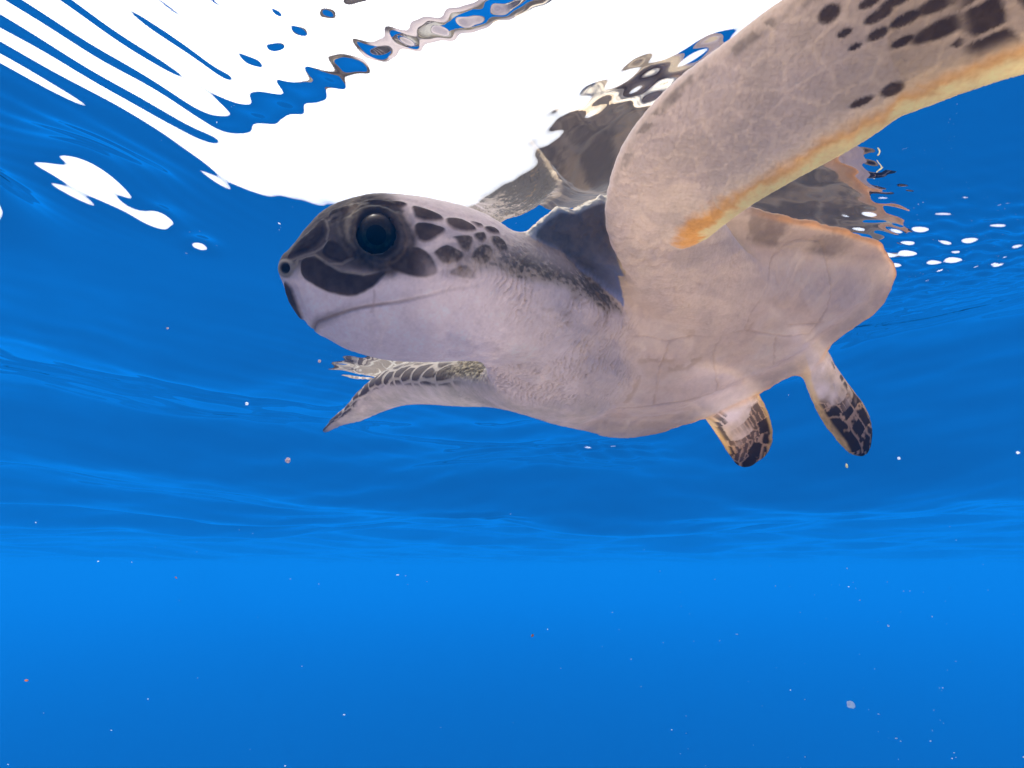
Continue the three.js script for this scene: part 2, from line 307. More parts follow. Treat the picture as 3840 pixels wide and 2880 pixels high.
function smin(a, b, k) { const h = Math.max(k - Math.abs(a - b), 0) / k; return Math.min(a, b) - h * h * k * 0.25; }
// the eye
const PLATES = SCUTES.map((q) => curve(q, 4, true)), PLASTRON_SEAMS = SEAMS.map((q) => curve(q, 4)), LIPS = curve(MOUTH, 3);
const eyeS = EYE[0], eyeT = EYE[1], EYE_R = 10.8;
const eyeL = (() => { for (let l = 45; l > 0; l -= 0.25) { const p = [0, 1, 2].map((k) => HEAD_AT[k] + HEAD_S[k] * eyeS + HEAD_T[k] * eyeT + HEAD_L[k] * l); if (headDist(p) < 0) return l; } return 20; })() - 9.0;
const eyeAt = (side) => [0, 1, 2].map((k) => HEAD_AT[k] + HEAD_S[k] * eyeS + HEAD_T[k] * eyeT + HEAD_L[k] * eyeL * side);
const EYES = [eyeAt(1), eyeAt(-1)], SOCKET_R = 11.4, SOCKETS = EYES.map((e, n) => e.map((x, k) => x + HEAD_L[k] * (n ? -2.2 : 2.2) - HEAD_T[k] * 3.4));
const eyeRho = (s, t) => Math.hypot((s - eyeS) * 0.97 + (t - eyeT) * 0.18, ((t - eyeT) - (s - eyeS) * 0.1) * 0.86);   // mm from the middle of the eye, a little upright
function bodyDist(p) {
  let d = shellDist(p);
  d = smin(d, neckDist(p), 9);
  d = smin(d, headDist(p), 14);
  d = smin(d, nearFlipper.dist(p), 13);
  d = smin(d, farFlipper.dist(p), 22);
  d = smin(d, hindRight.dist(p), 8);
  d = smin(d, hindLeft.dist(p), 8);
  if (d < 14) for (const e of SOCKETS) d = Math.max(d, SOCKET_R - Math.hypot(p[0] - e[0], p[1] - e[1], p[2] - e[2]));
  return d;
}

// ---- one continuous skin: surface nets on a sparse grid, then finer where the eye rests on it
function skinMesh(cell) {
  const lo = [-355, -140, -255], hi = [175, 165, 250], n = [0, 1, 2].map((k) => Math.ceil((hi[k] - lo[k]) / cell / 8) * 8 + 1), [nx, ny, nz] = n;
  const F = new Float32Array(nx * ny * nz).fill(1e4), done = new Uint8Array(nx * ny * nz), at = (i, j, k) => (k * ny + j) * nx + i, P = (i, j, k) => [lo[0] + i * cell, lo[1] + j * cell, lo[2] + k * cell];
  const blocks = [];
  for (let k = 0; k + 8 < nz; k += 8) for (let j = 0; j + 8 < ny; j += 8) for (let i = 0; i + 8 < nx; i += 8) {
    if (Math.abs(bodyDist(P(i + 4, j + 4, k + 4))) > 8 * cell * 1.6) continue;
    blocks.push([i, j, k]);
    for (let c = 0; c <= 8; c++) for (let b = 0; b <= 8; b++) for (let a = 0; a <= 8; a++) {
      const m = at(i + a, j + b, k + c);
      if (!done[m]) { done[m] = 1; F[m] = bodyDist(P(i + a, j + b, k + c)); }
    }
  }
  const vert = new Map(), pos = [], idx = [];
  const corner = [0, 1, nx, nx + 1, nx * ny, nx * ny + 1, nx * ny + nx, nx * ny + nx + 1];
  const edges = [[0, 1], [2, 3], [4, 5], [6, 7], [0, 2], [1, 3], [4, 6], [5, 7], [0, 4], [1, 5], [2, 6], [3, 7]];
  const vertexOf = (i, j, k) => {
    const m = at(i, j, k);
    let v = vert.get(m);
    if (v !== undefined) return v;
    let x = 0, y = 0, z = 0, c = 0;
    for (const [a, b] of edges) {
      const fa = F[m + corner[a]], fb = F[m + corner[b]];
      if ((fa < 0) === (fb < 0)) continue;
      const t = fa / (fa - fb);
      x += lerp(a & 1, b & 1, t); y += lerp((a >> 1) & 1, (b >> 1) & 1, t); z += lerp(a >> 2, b >> 2, t); c++;
    }
    c = c || 1;
    v = pos.length / 3;
    pos.push(lo[0] + (i + x / c) * cell, lo[1] + (j + y / c) * cell, lo[2] + (k + z / c) * cell);
    vert.set(m, v);
    return v;
  };
  const quad = (a, b, c, d, flip) => { if (flip) idx.push(a, c, b, a, d, c); else idx.push(a, b, c, a, c, d); };
  for (const [bi, bj, bk] of blocks) for (let k = bk; k < bk + 8; k++) for (let j = bj; j < bj + 8; j++) for (let i = bi; i < bi + 8; i++) {
    const m = at(i, j, k), f = F[m] < 0;
    if (i && j && k) {
      if (f !== F[m + 1] < 0) quad(vertexOf(i, j - 1, k - 1), vertexOf(i, j, k - 1), vertexOf(i, j, k), vertexOf(i, j - 1, k), !f);
      if (f !== F[m + nx] < 0) quad(vertexOf(i - 1, j, k - 1), vertexOf(i - 1, j, k), vertexOf(i, j, k), vertexOf(i, j, k - 1), !f);
      if (f !== F[m + nx * ny] < 0) quad(vertexOf(i - 1, j - 1, k), vertexOf(i, j - 1, k), vertexOf(i, j, k), vertexOf(i - 1, j, k), !f);
    }
  }
  return { pos, idx };
}
const gradient = (p, e = 0.25) => {
  const d = bodyDist(p), g = [0, 1, 2].map((k) => { const q = p.slice(); q[k] += e; return (bodyDist(q) - d) / e; });
  return [d, g, dot(g, g) || 1];
};
function settle(pos, from) {                                    // onto the exact surface
  for (let i = from; i < pos.length; i += 3) {
    const p = [pos[i], pos[i + 1], pos[i + 2]], [d, g, gg] = gradient(p), s = clamp(d / gg, -1.2, 1.2);
    for (let k = 0; k < 3; k++) pos[i + k] = p[k] - g[k] * s;
  }
}
function refine(mesh, want) {
  const { pos, idx } = mesh, mid = new Map(), out = [], from = pos.length, N = 4194304;
  const split = (a, b) => {
    const key = a < b ? a * N + b : b * N + a;
    let m = mid.get(key);
    if (m !== undefined) return m;
    const ax = pos[a * 3], ay = pos[a * 3 + 1], az = pos[a * 3 + 2], bx = pos[b * 3], by = pos[b * 3 + 1], bz = pos[b * 3 + 2], x = (ax + bx) / 2, y = (ay + by) / 2, z = (az + bz) / 2;
    if (Math.hypot(ax - bx, ay - by, az - bz) > want(x, y, z) * 1.35) { m = pos.length / 3; pos.push(x, y, z); } else m = -1;
    mid.set(key, m);
    return m;
  };
  for (let i = 0; i < idx.length; i += 3) {
    let a = idx[i], b = idx[i + 1], c = idx[i + 2], x = split(a, b), y = split(b, c), z = split(c, a);
    const cnt = (x >= 0) + (y >= 0) + (z >= 0);
    if (cnt === 0) { out.push(a, b, c); continue; }
    if (cnt === 3) { out.push(a, x, z, x, b, y, z, y, c, x, y, z); continue; }
    while (cnt === 1 ? x < 0 : z >= 0) { [a, b, c] = [b, c, a]; [x, y, z] = [y, z, x]; }
    if (cnt === 1) out.push(a, x, c, x, b, c); else out.push(x, b, y, a, x, y, a, y, c);
  }
  settle(pos, from);
  mesh.idx = out;
}
function normalsOf(pos, idx) {
  const n = new Float32Array(pos.length);
  for (let i = 0; i < idx.length; i += 3) {
    const a = idx[i] * 3, b = idx[i + 1] * 3, c = idx[i + 2] * 3;
    const ux = pos[b] - pos[a], uy = pos[b + 1] - pos[a + 1], uz = pos[b + 2] - pos[a + 2], vx = pos[c] - pos[a], vy = pos[c + 1] - pos[a + 1], vz = pos[c + 2] - pos[a + 2];
    const x = uy * vz - uz * vy, y = uz * vx - ux * vz, z = ux * vy - uy * vx;
    for (const k of [a, b, c]) { n[k] += x; n[k + 1] += y; n[k + 2] += z; }
  }
  for (let i = 0; i < n.length; i += 3) { const l = Math.hypot(n[i], n[i + 1], n[i + 2]) || 1; n[i] /= l; n[i + 1] /= l; n[i + 2] /= l; }
  return n;
}

// ---- colour and relief of the skin, in the turtle's own measures
const mixc = (a, b, t) => [lerp(a[0], b[0], t), lerp(a[1], b[1], t), lerp(a[2], b[2], t)];
const CREAM = [0.89, 0.765, 0.735], DARK = [0.055, 0.036, 0.027], TAN = [0.46, 0.37, 0.27], GREY = [0.17, 0.145, 0.125], BROWN = [0.30, 0.21, 0.12];
function headSkin(p, nr) {
  const [s, t0, l] = headLocal(p), [top, bot, hw] = headAt(s);
  const t = t0, side = smooth(-0.1, 0.35, Math.abs(l) / Math.max(hw, 1));
  let c = CREAM, h = 0;
  const n1 = fbm(p[0] * 0.12, p[1] * 0.12, p[2] * 0.12);
  // dusky upper face before and around the eye
  const rho = eyeRho(s, t);
  const face = smooth(1, 9, t + 0.10 * (s + 40) + n1 * 2) * smooth(6, -8, s + 0.3 * (20 - t));
  const crown = smooth(0.80, 0.97, (t - bot) / Math.max(top - bot, 1));
  c = mixc(c, [0.52, 0.45, 0.40], smooth(-6, 10, t) * lerp(0.35, 1, smooth(6, -12, s)));
  c = mixc(c, [0.10, 0.072, 0.053], Math.max(face * 0.85, crown * 0.55 * smooth(2, -14, s)));
  // scutes: dark plates, pale seams
  let best = 99;
  for (const q of PLATES) best = Math.min(best, polyDist(q, s, t));
  const plate = smooth(0.7, -1.0, best + n1 * 0.7);
  c = mixc(c, mixc(DARK, [0.10, 0.07, 0.053], clamp(0.4 + n1 * 1.6, 0, 1)), plate * 0.97);
  h += 0.55 * smooth(0.4, -1.2, best) * 1.5 - 0.3 * smooth(2.2, 0.6, Math.abs(best - 0.9));
  let line = 99;
  for (const q of FACE_SEAMS) line = Math.min(line, lineDist(q, s, t + n1 * 0.4));
  c = mixc(c, [0.47, 0.39, 0.29], 0.75 * smooth(1.0, 0.15, line));
  h -= 0.25 * smooth(1.2, 0, line);
  // heavy lids round the eye, tan folds before it, a thin pale line behind and below
  if (rho < 26) {
    const ds = s - eyeS, dt = t - eyeT, in_ = smooth(20, 14, rho + 2.5 * n1), front = smooth(-3, -10, ds + 0.15 * dt) * smooth(-15, -6, dt + 0.5 * ds);
    const n3 = noise(p[0] * 0.5, p[1] * 0.5, p[2] * 0.5), fold = 0.5 + 0.5 * Math.sin(rho * 1.5 + n1 * 3.5 + n3);
    c = mixc(c, mixc([0.06, 0.042, 0.03], [0.115, 0.083, 0.06], clamp(0.5 + n3, 0, 1)), in_ * 0.9);
    c = mixc(c, mixc([0.20, 0.155, 0.11], [0.52, 0.42, 0.29], fold), front * smooth(20, 15, rho) * smooth(9.0, 11, rho) * 0.9);
    c = mixc(c, [0.30, 0.21, 0.13], 0.35 * Math.exp(-(((rho - 12.4 + n3 * 0.5) / 0.6) ** 2)) * smooth(-2, 6, ds - 0.6 * dt + n1 * 3));
    c = mixc(c, [0.05, 0.034, 0.025], smooth(10.6, 8.6, rho));
    h += (1.0 + 0.5 * smooth(-2, 8, dt)) * Math.exp(-(((rho - 10.6) / 2.4) ** 2)) + in_ * (0.22 * Math.sin(rho * 1.5 + n1 * 3.5 + n3) + 0.15 * n3) * smooth(9.5, 12, rho);
  }
  // mouth, nostril, beak
  const m = lineDist(LIPS, s, t + n1 * 0.3), open = smooth(26, -10, s);
  c = mixc(c, [0.16, 0.11, 0.09], 0.65 * smooth(1.5, 0.1, m) * (0.45 + 0.55 * open));
  h -= 1.1 * smooth(1.5, 0, m) * (0.3 + 0.7 * open);
  c = mixc(c, [0.30, 0.24, 0.20], 0.5 * smooth(4.5, 1, m) * smooth(-8, -30, s));
  const no = Math.hypot(s - NOSTRIL[0], t - NOSTRIL[1]);
  if (Math.abs(l) > 1) { c = mixc(c, [0.42, 0.36, 0.28], smooth(5.2, 4.0, no)); c = mixc(c, [0.015, 0.012, 0.012], smooth(3.2, 2.2, no)); h += 0.5 * smooth(5, 3.4, no) - 1.8 * smooth(3, 1.2, no); }
  const jaw = lineDist([[s, t], [s, t]], s, t);
  // faint chin lines and mottling
  const cl = Math.abs(s + 6.5 + 1.5 * Math.sin(t * 0.2)) * smooth(-22, -12, t) + 30 * smooth(-16, -24, t) + 30 * smooth(-6, -2, t);
  c = mixc(c, [0.50, 0.36, 0.32], 0.4 * smooth(1, 0.2, cl));
  h += 0.10 * fbm(p[0] * 0.5, p[1] * 0.5, p[2] * 0.5);
  const k = 1 + 0.10 * n1 + 0.06 * noise(p[0] * 0.9, p[1] * 0.9, p[2] * 0.9);
  void jaw; void side;
  return [c[0] * k, c[1] * k, c[2] * k, h];
}
function wrinkles(p, dir, scale, strength) {                   // fine broken folds across a direction
  const a = dot(p, dir), w1 = fbm(p[0] * 0.06, p[1] * 0.06, p[2] * 0.06) * 7, w2 = noise(p[0] * 0.16, p[1] * 0.16, p[2] * 0.16), w3 = noise(p[0] * 0.5 + 3, p[1] * 0.5, p[2] * 0.5);
  const f = Math.abs(Math.sin((a + w1) * scale + w2 * 1.8 + w3 * 0.7)), g = Math.abs(Math.sin((a * 2.3 + w1 * 3 + 4) * scale - w2 * 3 + w3));
  const on = smooth(-0.35, 0.35, noise(p[0] * 0.09 + 20, p[1] * 0.09, p[2] * 0.09) + 0.5 * w2 + 0.3 * w3);
  return strength * (0.25 + 0.75 * on) * (0.6 * Math.pow(1 - f, 2.5) + 0.4 * Math.pow(1 - g, 3));
}
function neckSkin(p, nr) {
  const n1 = fbm(p[0] * 0.08, p[1] * 0.08, p[2] * 0.08), n2 = noise(p[0] * 0.55, p[1] * 0.55, p[2] * 0.55), n3 = noise(p[0] * 1.3, p[1] * 0.5, p[2] * 1.3);
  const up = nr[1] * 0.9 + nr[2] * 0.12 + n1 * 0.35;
  const w = wrinkles(p, unit([0.93, -0.30, -0.2]), 1.05, 1);
  let c = mixc(CREAM, [0.52, 0.38, 0.27], clamp(w * 1.2, 0, 1) * 0.72);
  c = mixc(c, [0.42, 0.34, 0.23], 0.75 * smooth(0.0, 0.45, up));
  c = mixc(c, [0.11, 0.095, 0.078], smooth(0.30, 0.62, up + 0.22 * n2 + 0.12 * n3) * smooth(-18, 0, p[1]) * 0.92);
  c = mixc(c, [0.36, 0.24, 0.13], 0.55 * smooth(0.35, 0.75, n1 + 0.4 * n2) * smooth(-0.5, 0.2, up));
  return [...c, -1.7 * w + 0.3 * n2 + 0.25 * n3];
}
function shellSkin(p, nr) {
  const a = dot(p, FORE), b = dot(p, LEFT), w = dot(p, UP), o = -polyDist(SHELL, a, b), under = dot(nr, DOWN);
  const n1 = fbm(p[0] * 0.05, p[1] * 0.05, p[2] * 0.05), n2 = fbm(p[0] * 0.3, p[1] * 0.3, p[2] * 0.3);
  const wx = a + n2 * 1.6, wy = b + n1 * 2;
  let h = 0, c;
  if (w < 3 || under > -0.12) {
    c = mixc([0.89, 0.775, 0.74], [0.87, 0.73, 0.69], clamp(0.5 + n1 * 1.2, 0, 1));
    let seam = 99, stain = 99;
    for (const l of PLASTRON_SEAMS) seam = Math.min(seam, lineDist(l, wx, wy));
    for (const l of STAINS) stain = Math.min(stain, lineDist(l, wx, wy + n2 * 3));
    const broken = smooth(-0.5, 0.3, n1 + 0.5 * noise(a * 0.07, b * 0.07, 5));
    c = mixc(c, [0.58, 0.42, 0.32], 0.30 * smooth(1.3, 0.2, seam) * (0.7 + 0.3 * broken));
    h -= 0.7 * smooth(1.3, 0, seam) * (0.7 + 0.3 * broken);
    c = mixc(c, [0.40, 0.25, 0.11], 0.30 * smooth(3.4, 0.3, stain + n2 * 2.4));
    c = mixc(c, [0.66, 0.50, 0.40], 0.25 * smooth(0.25, 0.7, Math.abs(noise(a * 0.03 + n1, b * 0.11, 9))));
    // grey-brown underside of the margin, patchy, one patch to each marginal plate
    const edge = smooth(21, 15, o) * smooth(-0.05, 0.4, b / 80);
    const th = Math.atan2(b - 10, a + 10) * 9.5, plate = smooth(-0.6, 0.7, Math.sin(th + n1 * 1.5) + 1.6 * n1 + 0.8 * n2);
    c = mixc(c, [0.20, 0.155, 0.125], edge * (0.25 + 0.55 * plate) * smooth(-95, -45, a));
    c = mixc(c, [0.55, 0.47, 0.42], 0.35 * smooth(20, 12, o));
    c = mixc(c, [0.85, 0.50, 0.24], 0.75 * smooth(4.5, 1, o) * smooth(30, -20, a));  // orange glow of sun through the rear rim, put into the colour
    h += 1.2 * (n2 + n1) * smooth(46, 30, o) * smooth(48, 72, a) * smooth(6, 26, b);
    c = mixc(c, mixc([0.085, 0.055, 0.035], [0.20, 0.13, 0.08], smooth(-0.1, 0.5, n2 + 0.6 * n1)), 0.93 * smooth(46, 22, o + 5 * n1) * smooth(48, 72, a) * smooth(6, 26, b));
    c = mixc(c, [0.85, 0.78, 0.66], 0.8 * smooth(2.6, 1, o) * smooth(40, 60, a) * smooth(10, 30, b));  // sunlit front rim, its highlight painted pale
    const sk = smooth(60, 95, a) * smooth(10, 40, b);
    c = mixc(c, [0.36, 0.30, 0.22], sk * 0.5);
    h += 0.15 * n2 - 0.35 * sk * wrinkles(p, [0.9, 0.3, 0.1], 0.8, 1);
    return [...c, h];
  }
  // the upper shell: brown plates with paler rays and seams
  const big = cells(a * 0.021 + 3.3, b * 0.023 + 1.7, 5), rays = noise(Math.atan2(b, a - 20) * 9, o * 0.03, 2);
  c = mixc([0.19, 0.14, 0.095], [0.42, 0.32, 0.21], smooth(0.0, 0.7, rays + n2 * 0.5));
  c = mixc(c, [0.42, 0.34, 0.24], 0.7 * smooth(0.10, 0.02, big[0]));
  h += 0.9 * smooth(0, 0.14, big[0]) - 0.4 + 0.2 * n2;
  if (o < 14) { const th = Math.atan2(b - 10, a + 10) * 9.5; c = mixc(c, [0.42, 0.34, 0.24], smooth(0.16, 0.04, Math.abs(Math.sin(th / 2)))); }
  c = mixc(c, [0.55, 0.44, 0.30], 0.7 * smooth(3, 0.5, o));
  return [...c, h];
}
function nearFlipperSkin(p, nr) {
  nearFlipper.dist(p, true);
  const { t, q, v, mm, w } = nearFlipper.hit, n1 = fbm(p[0] * 0.1, p[1] * 0.1, p[2] * 0.1), n2 = noise(p[0] * 0.5, p[1] * 0.5, p[2] * 0.5);
  const u = q * w;
  let c = mixc(CREAM, [0.82, 0.71, 0.67], clamp(0.5 + n1, 0, 1)), h = 0.12 * n2;
  const wr = wrinkles(p, unit([0.25, 0.95, 0.1]), 0.9, 1) * smooth(5.4, 3.2, t);
  c = mixc(c, [0.60, 0.45, 0.36], 0.5 * wr);
  h -= 0.5 * wr;
  if (v > -0.15) {                                              // pale underside
    // warm tan towards the tip; backlit glow painted into the hind edge
    const tip = smooth(5.8, 8.5, t + 0.3 * n1);
    c = mixc(c, [0.64, 0.50, 0.36], tip * 0.6);
    const q3 = [p[0] - BLADE_AT[0], p[1] - BLADE_AT[1], p[2] - BLADE_AT[2]], A = dot(q3, BLADE_ALONG), B = dot(q3, BLADE_ACROSS);
    let plate = 0;
    for (const [sa, sb, ra, rb] of FLIPPER_SCUTES) plate = Math.max(plate, smooth(1.15, 0.75, Math.hypot((A - sa) / ra, (B - sb) / rb) + 0.22 * n1));
    const k = cells(A * 0.052, B * 0.12, 3), far = smooth(78, 84, A + 3 * n1);
    plate = Math.max(plate * (1 - far), smooth(0.08, 0.2, k[0]) * far * smooth(-0.75, -0.5, q));
    c = mixc(c, [0.075, 0.05, 0.04], plate * 0.95);
    h += 0.35 * plate;
    const hind = smooth(2.8, 3.8, t), pit = smooth(5.6, 4.0, t);  // orange then yellow below: sun shining through, put into the colour
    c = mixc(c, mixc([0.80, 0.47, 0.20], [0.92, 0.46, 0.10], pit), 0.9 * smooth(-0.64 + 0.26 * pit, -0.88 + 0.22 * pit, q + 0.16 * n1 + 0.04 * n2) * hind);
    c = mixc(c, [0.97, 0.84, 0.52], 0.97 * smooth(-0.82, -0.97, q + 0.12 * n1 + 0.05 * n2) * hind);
    const tiny = cells(p[0] * 0.45, p[1] * 0.45 + p[2] * 0.3, 61), tm = smooth(0.02, 0.25, tiny[0]);
    h += 0.16 * tm * smooth(-0.9, -0.7, q);
    c = mixc(c, [c[0] * 0.86, c[1] * 0.82, c[2] * 0.78], (1 - tm) * 0.45 + 0.18 * tiny[1]);
  } else {
    const k = cells(dot(p, BLADE_ALONG) * 0.07, dot(p, BLADE_ACROSS) * 0.11, 11), m = smooth(0.05, 0.17, k[0]);
    c = mixc([0.72, 0.58, 0.40], [0.26, 0.20, 0.14], m * smooth(2, 4, t) * smooth(-0.72, -0.45, q) * smooth(0.93, 0.84, q));  // plates fade out so the leading rim is painted pale like a sunlit edge
    h += 0.5 * m - 0.2;
  }
  // a row of dusky scales on the leading edge
  const lead = smooth(0.74, 0.82, q) * smooth(0.95, 0.89, q) * smooth(-0.2, 0.1, v) * smooth(3.4, 4.3, t), row = Math.abs(Math.sin(mm * 0.34));
  h *= smooth(0.97, 0.8, Math.abs(q));
  c = mixc(c, [0.16, 0.14, 0.125], lead * smooth(0.1, 0.8, row + 0.5 * n1) * smooth(-0.5, 0.3, n1 + 0.4 * n2) * 0.6);
  return [...c, h];
}
function farFlipperSkin(p, nr) {
  farFlipper.dist(p, true);
  const { t, q, v, mm, w } = farFlipper.hit, n1 = fbm(p[0] * 0.1, p[1] * 0.1, p[2] * 0.1), n2 = noise(p[0] * 0.6, p[1] * 0.6, p[2] * 0.6);
  let c = mixc(CREAM, [0.66, 0.58, 0.52], clamp(0.5 + n1, 0, 1)), h = 0.1 * n2;
  const limbpart = smooth(8.6, 7.4, t);
  // two rows of plates along the top and leading edge, on a pale ground
  const y = p[1] * 1.0, ang = Math.atan2(v, Math.abs(q) + 0.15);
  const topside = smooth(0.75, 1.05, ang) * smooth(0.8, 2.2, t);
  const k = cells(mm * 0.046 + 0.3, ang * 1.15 + 0.1, 23), m = smooth(0.10, 0.24, k[0]) * smooth(-0.42, -0.12, ang + 0.12 * n1);
  c = mixc(c, [0.66, 0.56, 0.45], limbpart * smooth(-0.3, 0, ang));
  c = mixc(c, [0.105, 0.066, 0.043], m * limbpart * 0.93 * (1 - topside));
  const k2 = cells(mm * 0.075, q * 2.1 + 3, 29);
  c = mixc(c, mixc([0.80, 0.74, 0.62], [0.30, 0.23, 0.16], 0.85 * smooth(0.08, 0.24, k2[0]) * smooth(7, 5.5, t)), topside * limbpart * 0.9);
  h += 0.55 * m * limbpart;
  c = mixc(c, [0.16, 0.125, 0.095], smooth(1.3, 0.4, t) * smooth(-0.5, 0, ang));
  // shoulder: mottled and warty above, wrinkled below
  const sh = smooth(7.0, 8.0, t) * smooth(9.6, 8.6, t);
  const wart = smooth(-0.1, 0.4, n2);
  c = mixc(c, mixc([0.20, 0.16, 0.09], [0.55, 0.46, 0.30], wart), sh * smooth(-0.1, 0.35, ang) * 0.95);
  h += sh * smooth(-0.1, 0.3, ang) * 1.2 * n2;
  const wr = wrinkles(p, unit([0.95, -0.2, -0.2]), 0.8, 1) * sh * smooth(0.2, -0.2, ang);
  c = mixc(c, [0.45, 0.40, 0.33], 0.6 * wr); h -= 0.6 * wr;
  void y; void w;
  return [...c, h];
}
function hindSkin(limb_, id, p) {
  limb_.dist(p, true);
  const { q, v, mm, w } = limb_.hit, n1 = fbm(p[0] * 0.1, p[1] * 0.1, p[2] * 0.1), x = mm / limb_.len, u = q * w;
  let c = mixc(CREAM, [0.70, 0.58, 0.48], clamp(0.5 + n1, 0, 1)), h = 0;
  const k = cells(mm * 0.082 + n1 * 0.5, u * 0.088 + id * 0.37 + 0.3 * n1, id), fine = cells(mm * 0.24, u * 0.24, id + 5);
  const zone = smooth(0.50, 0.62, x + 0.10 * Math.abs(q) * Math.sign(id === 41 ? q : -q) + 0.08 * n1), use = k[1] > 0.3 ? smooth(0.07, 0.2, k[0]) : 0.8 * smooth(0.08, 0.22, fine[0]);
  c = mixc(c, [0.66, 0.42, 0.24], zone * 0.65);
  c = mixc(c, [0.05, 0.038, 0.03], zone * use * 0.96);
  const rim = smooth(0.45, 0.7, id === 41 ? -q : q) * smooth(0.18, 0.3, x), sp = cells(mm * 0.13, u * 0.2, id + 9);
  c = mixc(c, [0.09, 0.07, 0.055], rim * (1 - zone) * smooth(0.12, 0.3, sp[0]) * (sp[1] > 0.3 ? 0.9 : 0));
  h += 0.3 * zone * use;
  c = mixc(c, [0.95, 0.70, 0.38], 0.75 * smooth(0.84, 0.97, Math.abs(q)));  // backlit orange rim painted into the colour
  void v;
  return [...c, h];
}
// which shape a point of the skin belongs to, and how strongly
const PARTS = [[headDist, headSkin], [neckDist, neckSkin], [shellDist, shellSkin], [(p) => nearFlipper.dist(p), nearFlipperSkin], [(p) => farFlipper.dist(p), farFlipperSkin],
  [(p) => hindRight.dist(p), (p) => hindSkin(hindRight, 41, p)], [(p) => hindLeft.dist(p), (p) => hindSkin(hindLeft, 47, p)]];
function skinAt(p, nr) {
  const ds = PARTS.map(([f]) => f(p)), lo = Math.min(...ds);
  let out = [0, 0, 0, 0], sum = 0;
  for (let i = 0; i < PARTS.length; i++) {
    const k = Math.max(0, 1 - (ds[i] - lo) / 7) ** 2;
    if (k < 0.02) continue;
    const s = PARTS[i][1](p, nr);
    for (let j = 0; j < 4; j++) out[j] += k * s[j];
    sum += k;
  }
  const q = out.map((x) => x / sum), g1 = noise(p[0] * 1.1, p[1] * 1.1, p[2] * 1.1), g2 = noise(p[0] * 0.35 + 9, p[1] * 0.35, p[2] * 0.35), k = 1 + 0.05 * g1 + 0.05 * g2;
  return [q[0] * k, q[1] * k, q[2] * k, q[3] + 0.09 * g1 + 0.12 * g2];
}

// ---- build it
const SIZE = 1.08, MM = SIZE / 1000;                            // one measured millimetre in metres
const turtle = new THREE.Group();
turtle.name = 'sea_turtle';
turtle.userData = { label: 'young sea turtle with pale underside swimming just under the rippled surface', category: 'sea turtle' };
{
  const c = Math.cos(PITCH), s = Math.sin(PITCH);
  turtle.position.set(BODY_AT[0] * SIZE, (BODY_AT[1] * c - BODY_AT[2] * s) * SIZE - WATER_DEPTH, (BODY_AT[1] * s + BODY_AT[2] * c) * SIZE);
  turtle.rotation.x = PITCH;
}
scene.add(turtle);
const t0 = Date.now();
const skin = skinMesh(CELL);
settle(skin.pos, 0);
const headMid = HEAD_AT;
const wanted = (x, y, z) => {
  const p = [x, y, z];
  if (dot(p, UP) > 12 && shellDist(p) < 3) return 3;
  const far = Math.hypot(x - headMid[0], y - headMid[1], z - headMid[2]);
  const side = (x - headMid[0]) * HEAD_L[0] + (y - headMid[1]) * HEAD_L[1] + (z - headMid[2]) * HEAD_L[2];
  if (far < 75 && side > -6) return FINE;
  if (x < 0 && side < -20 && far < 90) return 3;
  return FINE * 1.7;
};
refine(skin, wanted); refine(skin, wanted);
